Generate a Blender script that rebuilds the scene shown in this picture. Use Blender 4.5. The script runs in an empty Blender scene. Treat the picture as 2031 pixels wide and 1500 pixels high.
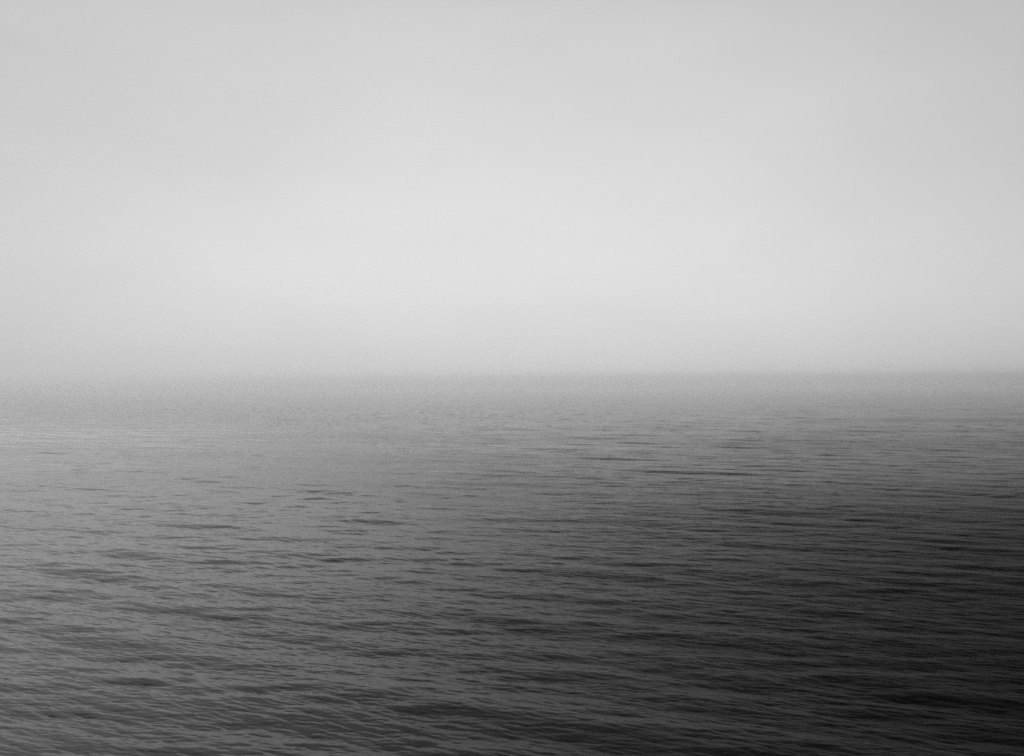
import bpy, math
import numpy as np
R = math.radians
S = bpy.context.scene
C = S.collection

# ------------------------------------------------------------------ camera
EYE = 45.0                      # cliff-top height above the sea, metres
SEA_R = 22000.0                 # radius of the water sheet
HFOV = 67.0
cam = bpy.data.cameras.new('camera')
cam.sensor_width = 36.0
cam.lens = 18.0 / math.tan(R(HFOV / 2))
cam.clip_start = 0.5
cam.clip_end = 80000.0
camo = bpy.data.objects.new('camera', cam)
C.objects.link(camo)
camo.location = (0, 0, EYE)
from mathutils import Matrix
PITCH, ROLL = 0.05, 0.32      # degrees; roll lifts the horizon on the right
camo.matrix_world = (Matrix.Translation((0, 0, EYE)) @ Matrix.Rotation(R(90 + PITCH), 4, 'X')
                     @ Matrix.Rotation(R(-ROLL), 4, 'Z'))
S.camera = camo

# ------------------------------------------------------------------ sun, sky, exposure
SUN_EL, SUN_AZ = 46.0, -40.0    # azimuth from the view direction (+Y), minus = to the left
sun = bpy.data.lights.new('sun', 'SUN')
sun.energy = 0.7
sun.angle = R(80)
sun.color = (1, 1, 1)
suno = bpy.data.objects.new('sun', sun)
C.objects.link(suno)
suno.rotation_euler = (R(90 - SUN_EL), 0, R(180 - SUN_AZ))
suno.location = (-200, 100, 300)

W = bpy.data.worlds.new('World')
S.world = W
W.use_nodes = True
nt = W.node_tree
nt.nodes.clear()


def N(tree, kind, **kw):
    n = tree.nodes.new(kind)
    for k, v in kw.items():
        setattr(n, k, v)
    return n


def M(tree, op, a, b=None, c=None, clamp=False):
    n = N(tree, 'ShaderNodeMath', operation=op, use_clamp=clamp)
    for i, v in enumerate((a, b, c)):
        if v is None:
            continue
        if isinstance(v, (int, float)):
            n.inputs[i].default_value = v
        else:
            tree.links.new(v, n.inputs[i])
    return n.outputs[0]


def smooth(tree, v, a, b, lo=0.0, hi=1.0):
    n = N(tree, 'ShaderNodeMapRange', interpolation_type='SMOOTHSTEP')
    tree.links.new(v, n.inputs['Value'])
    n.inputs['From Min'].default_value = a
    n.inputs['From Max'].default_value = b
    n.inputs['To Min'].default_value = lo
    n.inputs['To Max'].default_value = hi
    return n.outputs['Result']


sky = N(nt, 'ShaderNodeTexSky', sky_type='NISHITA')
sky.sun_disc = False
sky.sun_elevation = R(SUN_EL)
sky.sun_rotation = R(SUN_AZ)
sky.air_density = 1.0
sky.dust_density = 6.0
sky.ozone_density = 1.0
bw = N(nt, 'ShaderNodeRGBToBW')            # black-and-white film
nt.links.new(sky.outputs[0], bw.inputs[0])
tc = N(nt, 'ShaderNodeTexCoord')
sp = N(nt, 'ShaderNodeSeparateXYZ')
nt.links.new(tc.outputs['Generated'], sp.inputs[0])
x, y, z = sp.outputs
elev = M(nt, 'MULTIPLY', M(nt, 'ARCSINE', z), 57.29578)        # degrees
azim = M(nt, 'MULTIPLY', M(nt, 'ARCTAN2', x, y), 57.29578)     # degrees, + = right

# overcast: a bright band low over the sea with the unseen sky above darkened for its reflection
ramp = N(nt, 'ShaderNodeValToRGB')
ramp.color_ramp.interpolation = 'B_SPLINE'
# above 20 degrees the added darkness comes down sooner on the right than on the left
lift = smooth(nt, azim, -55, 28, 0.8, 4.6)
back = smooth(nt, M(nt, 'ABSOLUTE', azim), 75, 130, 0.0, 1.0)
lift = M(nt, 'ADD', lift, M(nt, 'MULTIPLY', back, 1.5))
over = M(nt, 'MULTIPLY', M(nt, 'MAXIMUM', M(nt, 'SUBTRACT', elev, 26.0), 0.0), lift)
e2 = M(nt, 'ADD', M(nt, 'MINIMUM', elev, 26.0), over)
nt.links.new(M(nt, 'DIVIDE', e2, 90.0, clamp=True), ramp.inputs[0])
SKY = [(0.0, 0.63), (3.0, 0.69), (7, 0.75), (10, 0.74), (16, 0.69), (25, 0.62), (31, 0.46), (38, 0.27), (50, 0.11), (65, 0.05), (90, 0.02)]
el = ramp.color_ramp.elements
while len(el) > 1:
    el.remove(el[-1])
for i, (e, v) in enumerate(SKY):
    s = el[0] if i == 0 else el.new(e / 90.0)
    s.position = e / 90.0
    s.color = (v, v, v, 1)
sky_tone = N(nt, 'ShaderNodeRGBToBW')
nt.links.new(ramp.outputs[0], sky_tone.inputs[0])
# the band is brightest a little left of centre and falls off to both sides
da = M(nt, 'ABSOLUTE', M(nt, 'SUBTRACT', azim, 0.0))
side = smooth(nt, da, 3, 55, 1.0, 0.74)
cut = M(nt, 'MULTIPLY', smooth(nt, azim, 33, 43), smooth(nt, elev, 4, 18, 0.3, 0.95))  # unseen sky to the right dimmed so the water reflects less
side = M(nt, 'MULTIPLY', side, M(nt, 'SUBTRACT', 1.0, cut))
# unseen sky darkened further to the right, higher up, to darken the water
dark_right = M(nt, 'MULTIPLY', smooth(nt, azim, -15, 40), smooth(nt, elev, 24, 44))
dark_right = M(nt, 'SUBTRACT', 1.0, M(nt, 'MULTIPLY', dark_right, 0.8))
# soft unevenness of the cloud sheet
nz = N(nt, 'ShaderNodeTexNoise')
nz.inputs['Scale'].default_value = 2.2
nz.inputs['Detail'].default_value = 3.0
mp = N(nt, 'ShaderNodeMapping')
mp.inputs['Scale'].default_value = (1, 1, 3)
nt.links.new(tc.outputs['Generated'], mp.inputs[0])
nt.links.new(mp.outputs[0], nz.inputs['Vector'])
cl = smooth(nt, nz.outputs[0], 0.25, 0.75, 0.965, 1.035)
cloud = M(nt, 'MULTIPLY', M(nt, 'MULTIPLY', sky_tone.outputs[0], side), M(nt, 'MULTIPLY', dark_right, cl))
# strength 0.1 on the physical sky; the cloud sheet hides nearly all of it
# unseen bright patch added around the sun, upper left, to brighten the left water
sd = N(nt, 'ShaderNodeVectorMath', operation='DOT_PRODUCT')
nt.links.new(tc.outputs['Generated'], sd.inputs[0])
sd.inputs[1].default_value = (math.cos(R(SUN_EL)) * math.sin(R(SUN_AZ)), math.cos(R(SUN_EL)) * math.cos(R(SUN_AZ)), math.sin(R(SUN_EL)))
glow = M(nt, 'POWER', smooth(nt, sd.outputs['Value'], 0.91, 1.0), 1.3)
cloud = M(nt, 'ADD', cloud, M(nt, 'MULTIPLY', glow, 0.7))
cloud10 = M(nt, 'MULTIPLY', cloud, 10.0)
tot = M(nt, 'ADD', M(nt, 'MULTIPLY', bw.outputs[0], 0.02), cloud10)
bg = N(nt, 'ShaderNodeBackground')
nt.links.new(tot, bg.inputs['Color'])
bg.inputs['Strength'].default_value = 0.1
wo = N(nt, 'ShaderNodeOutputWorld')
nt.links.new(bg.outputs[0], wo.inputs[0])

S.view_settings.view_transform = 'Standard'
S.view_settings.look = 'None'
S.view_settings.exposure = 0.0
S.view_settings.gamma = 1.0
S.view_settings.use_curve_mapping = False
S.cycles.use_denoising = False             # the fine grain stays, like the film's
S.cycles.volume_bounces = 4
S.cycles.max_bounces = 6
S.cycles.transmission_bounces = 2

# ------------------------------------------------------------------ sea surface
def wave_tile(n, L, lmin, lmax, slope, wind, spread, seed, p=0.0):
    """Periodic height field (n x n over L metres) holding wavelengths lmin..lmax
    with the given rms slope, plus its horizontal chop."""
    rng = np.random.default_rng(seed)
    k1 = np.fft.fftfreq(n, L / n) * 2 * np.pi
    kx, ky = np.meshgrid(k1, k1, indexing='xy')
    k = np.hypot(kx, ky)
    k[0, 0] = 1.0
    lam = 2 * np.pi / k
    band = 1 / (1 + (lam / lmax) ** 6) / (1 + (lmin / lam) ** 8)
    th = np.arctan2(ky, kx) - wind
    d = np.abs(np.cos(th)) ** spread + 0.02
    amp = band * d * k ** (-2.0 + p)       # slope spectrum ~ k^(2(p-1)) per dk area
    amp[0, 0] = 0
    f = amp * (rng.normal(size=(n, n)) + 1j * rng.normal(size=(n, n)))
    h = np.fft.ifft2(f).real
    F = np.fft.fft2(h)
    sx = np.fft.ifft2(1j * kx * F).real
    sy = np.fft.ifft2(1j * ky * F).real
    g = slope / math.sqrt((sx ** 2 + sy ** 2).mean())
    cx = np.fft.ifft2(-1j * kx / k * F).real
    cy = np.fft.ifft2(-1j * ky / k * F).real
    return [a.astype(np.float32) * np.float32(g) for a in (h, cx, cy)]


def sample(tile, L, x, y):
    n = tile[0].shape[0]
    u = (x / L * n) % n
    v = (y / L * n) % n
    i = np.floor(u).astype(np.int32)
    j = np.floor(v).astype(np.int32)
    fu = (u - i).astype(np.float32)
    fv = (v - j).astype(np.float32)
    i %= n; j %= n
    i2 = (i + 1) % n; j2 = (j + 1) % n
    return [t[j, i] * (1 - fu) * (1 - fv) + t[j, i2] * fu * (1 - fv) + t[j2, i] * (1 - fu) * fv + t[j2, i2] * fu * fv
            for t in tile]


F_PX = 512 / math.tan(R(HFOV / 2))
# ring radii: close together where the picture is fine, growing towards the horizon
radii = [2.0]
while radii[-1] < 70: radii.append(radii[-1] * 1.05)
r = radii[-1]
while r < 6000:
    r += max(0.13, 0.27 * r * r / (EYE * F_PX))
    radii.append(r)
while r < SEA_R:
    r *= 1.12
    radii.append(min(r, SEA_R))
radii = np.array(radii)
fine = np.linspace(-40, 40, 2000)
coarse = np.linspace(40, 320, 260)[1:-1]
ang = np.radians(np.concatenate([fine, coarse]))
nr, na = len(radii), len(ang)
rr, aa = np.meshgrid(radii, ang, indexing='ij')
X = rr * np.sin(aa)
Y = rr * np.cos(aa)
Z = np.zeros_like(X)
DX = np.zeros_like(X); DY = np.zeros_like(X)
WIND = R(90)                               # crests run nearly parallel to the horizon
#          n     L      lmin  lmax  slope  wind offset  spread seed
LAYERS = [(1024, 1913.0, 18.0, 60.0, 0.018, R(-10), 24, 7),
          (1024, 557.0, 7.5, 22.0, 0.054, R(-22), 18, 3),
          (1024, 331.0, 3.0, 8.0, 0.050, R(-4), 14, 11),
          (2048, 197.0, 1.1, 4.0, 0.066, R(-24), 12, 23),
          (2048, 127.0, 0.5, 1.5, 0.085, R(-18), 8, 31)]
dr = np.gradient(radii)
for n_, L_, a_, b_, s_, w_, sp_, sd_ in LAYERS:
    t = wave_tile(n_, L_, a_, b_, s_, WIND + w_, sp_, sd_)
    q = R(11 + sd_)                        # turn each tile so that repeats never line up
    xr = X * math.cos(q) + Y * math.sin(q); yr = -X * math.sin(q) + Y * math.cos(q)
    t = wave_tile(n_, L_, a_, b_, s_, WIND + w_ - q, sp_, sd_)
    h, cx, cy = sample(t, L_, xr, yr)
    fade = np.clip(1.5 - dr / (b_ * 1.2), 0, 1)[:, None]
    Z += h * fade
    DX += 0.8 * fade * (cx * math.cos(q) - cy * math.sin(q))
    DY += 0.8 * fade * (cx * math.sin(q) + cy * math.cos(q))
# the offshore sea lies calmer
lull = np.interp(rr, [150, 350, 700, 2500, 6000], [1.15, 1.05, 1.25, 1.5, 0.6])
X += DX * lull; Y += DY * lull; Z *= lull
co = np.stack([X, Y, Z], -1).reshape(-1, 3)
co = np.vstack([co, [[0, 0, 0]]]).astype(np.float32)
a0 = np.arange(nr - 1)[:, None] * na
j = np.arange(na)[None, :]
j2 = (j + 1) % na
quads = np.stack([a0 + j, a0 + j2, a0 + na + j2, a0 + na + j], -1).reshape(-1, 4)[:, ::-1]
jj = np.arange(na)
tris = np.stack([np.full(na, nr * na), (jj + 1) % na, jj], -1)
me = bpy.data.meshes.new('water')
nq, ntri = len(quads), len(tris)
me.vertices.add(len(co))
me.vertices.foreach_set('co', co.ravel())
me.loops.add(nq * 4 + ntri * 3)
me.loops.foreach_set('vertex_index', np.concatenate([quads.ravel(), tris.ravel()]).astype(np.int32))
me.polygons.add(nq + ntri)
me.polygons.foreach_set('loop_start', np.concatenate([np.arange(nq) * 4, nq * 4 + np.arange(ntri) * 3]).astype(np.int32))
me.update(calc_edges=True)
me.shade_smooth()
water = bpy.data.objects.new('water', me)
C.objects.link(water)
water['kind'] = 'structure'

wm = bpy.data.materials.new('sea_water')
wm.use_nodes = True
t = wm.node_tree
p = t.nodes['Principled BSDF']
p.inputs['Base Color'].default_value = (0.001, 0.001, 0.001, 1)
p.inputs['Roughness'].default_value = 0.42
p.inputs['IOR'].default_value = 1.26       # set low to darken steep reflections, as a polarising filter would
geo = N(t, 'ShaderNodeNewGeometry')


def ripple(scale, stretch, rot, detail, rough):
    m = N(t, 'ShaderNodeMapping', vector_type='TEXTURE')   # turn first, then stretch along the crests
    m.inputs['Rotation'].default_value = (0, 0, rot)
    m.inputs['Scale'].default_value = (stretch, 1, 1)
    t.links.new(geo.outputs['Position'], m.inputs[0])
    n = N(t, 'ShaderNodeTexNoise')
    n.inputs['Scale'].default_value = scale
    n.inputs['Detail'].default_value = detail
    n.inputs['Roughness'].default_value = rough
    t.links.new(m.outputs[0], n.inputs['Vector'])
    s = N(t, 'ShaderNodeVectorMath', operation='SUBTRACT')
    t.links.new(n.outputs['Color'], s.inputs[0])
    s.inputs[1].default_value = (0.5, 0.5, 0.5)
    return s.outputs[0]


def vmul(v, w):
    s = N(t, 'ShaderNodeVectorMath', operation='MULTIPLY')
    t.links.new(v, s.inputs[0])
    if isinstance(w, tuple):
        s.inputs[1].default_value = w
    else:
        t.links.new(w, s.inputs[1])
    return s.outputs[0]


def vadd(a, b):
    s = N(t, 'ShaderNodeVectorMath', operation='ADD')
    t.links.new(a, s.inputs[0]); t.links.new(b, s.inputs[1])
    return s.outputs[0]


# wavelets too small for the mesh: capillary ripples tilt the surface normal
r1 = vmul(ripple(2.4, 3.5, R(-20), 2.5, 0.65), (0.1, 0.3, 0))
r2 = vmul(ripple(0.35, 6.0, R(-14), 1.0, 0.5), (0.03, 0.1, 0))
# gusts: wind-roughened and smoother stretches of sea
gm = N(t, 'ShaderNodeMapping')
gm.inputs['Scale'].default_value = (0.35, 1, 1)
t.links.new(geo.outputs['Position'], gm.inputs[0])
gn = N(t, 'ShaderNodeTexNoise')
gn.inputs['Scale'].default_value = 0.011
gn.inputs['Detail'].default_value = 3.0
t.links.new(gm.outputs[0], gn.inputs['Vector'])
gust = smooth(t, gn.outputs[0], 0.3, 0.7, 0.65, 1.35)
sx = N(t, 'ShaderNodeSeparateXYZ')
t.links.new(geo.outputs['Position'], sx.inputs[0])
bear = M(t, 'MULTIPLY', M(t, 'ARCTAN2', sx.outputs[0], M(t, 'ADD', sx.outputs[1], 60.0)), 57.3)
# water made rougher in a fan to the right, to darken that side
gust = M(t, 'MULTIPLY', gust, smooth(t, bear, -8, 28, 0.85, 1.2))
# a calmer, smoother zone begins beyond an uneven wind line, nearer on the left
line = smooth(t, sx.outputs[0], -50, 620, 480, 800)
line = M(t, 'MULTIPLY', line, smooth(t, gn.outputs[0], 0.25, 0.75, 0.8, 1.2))
calm = smooth(t, M(t, 'DIVIDE', sx.outputs[1], line), 0.75, 1.4)
calm = M(t, 'MULTIPLY', M(t, 'SUBTRACT', 1.0, M(t, 'MULTIPLY', calm, 0.26)), smooth(t, sx.outputs[1], 800, 3500, 1.0, 0.5))
gust = M(t, 'MULTIPLY', gust, calm)
edge = smooth(t, bear, -18, 36)
edge = M(t, 'ADD', edge, M(t, 'MULTIPLY', M(t, 'SUBTRACT', gn.outputs[0], 0.5), 0.5), clamp=True)
reach = smooth(t, sx.outputs[1], 90, 430, 0.44, 0.09)          # added roughness, strongest close in, darkens the near right
t.links.new(M(t, 'MULTIPLY', M(t, 'ADD', M(t, 'MULTIPLY', edge, reach), 0.2), calm), p.inputs['Roughness'])
gv = N(t, 'ShaderNodeCombineXYZ')
for i in range(3):
    t.links.new(gust, gv.inputs[i])
rip = vmul(vadd(r1, r2), gv.outputs[0])
nn = N(t, 'ShaderNodeVectorMath', operation='NORMALIZE')
t.links.new(vadd(geo.outputs['Normal'], rip), nn.inputs[0])
t.links.new(nn.outputs[0], p.inputs['Normal'])
me.materials.append(wm)

# ------------------------------------------------------------------ sea haze
def box(name, x0, x1, y0, y1, z0, z1):
    m = bpy.data.meshes.new(name)
    v = [(x, y, z) for x in (x0, x1) for y in (y0, y1) for z in (z0, z1)]
    f = [(0, 1, 3, 2), (4, 6, 7, 5), (0, 4, 5, 1), (2, 3, 7, 6), (0, 2, 6, 4), (1, 5, 7, 3)]
    m.from_pydata(v, [], f)
    m.update()
    o = bpy.data.objects.new(name, m)
    C.objects.link(o)
    return o


B = SEA_R + 500
haze = box('haze', -B, B, -B, B, -6.0, EYE + 38)
haze['kind'] = 'stuff'
hm = bpy.data.materials.new('sea_haze')
hm.use_nodes = True
ht = hm.node_tree
ht.nodes.clear()
pv = N(ht, 'ShaderNodeVolumePrincipled')
pv.inputs['Color'].default_value = (1, 1, 1, 1)
pv.inputs['Density'].default_value = 0.00019
pv.inputs['Anisotropy'].default_value = 0.95
ho = N(ht, 'ShaderNodeOutputMaterial')
ht.links.new(pv.outputs[0], ho.inputs['Volume'])
haze.data.materials.append(hm)
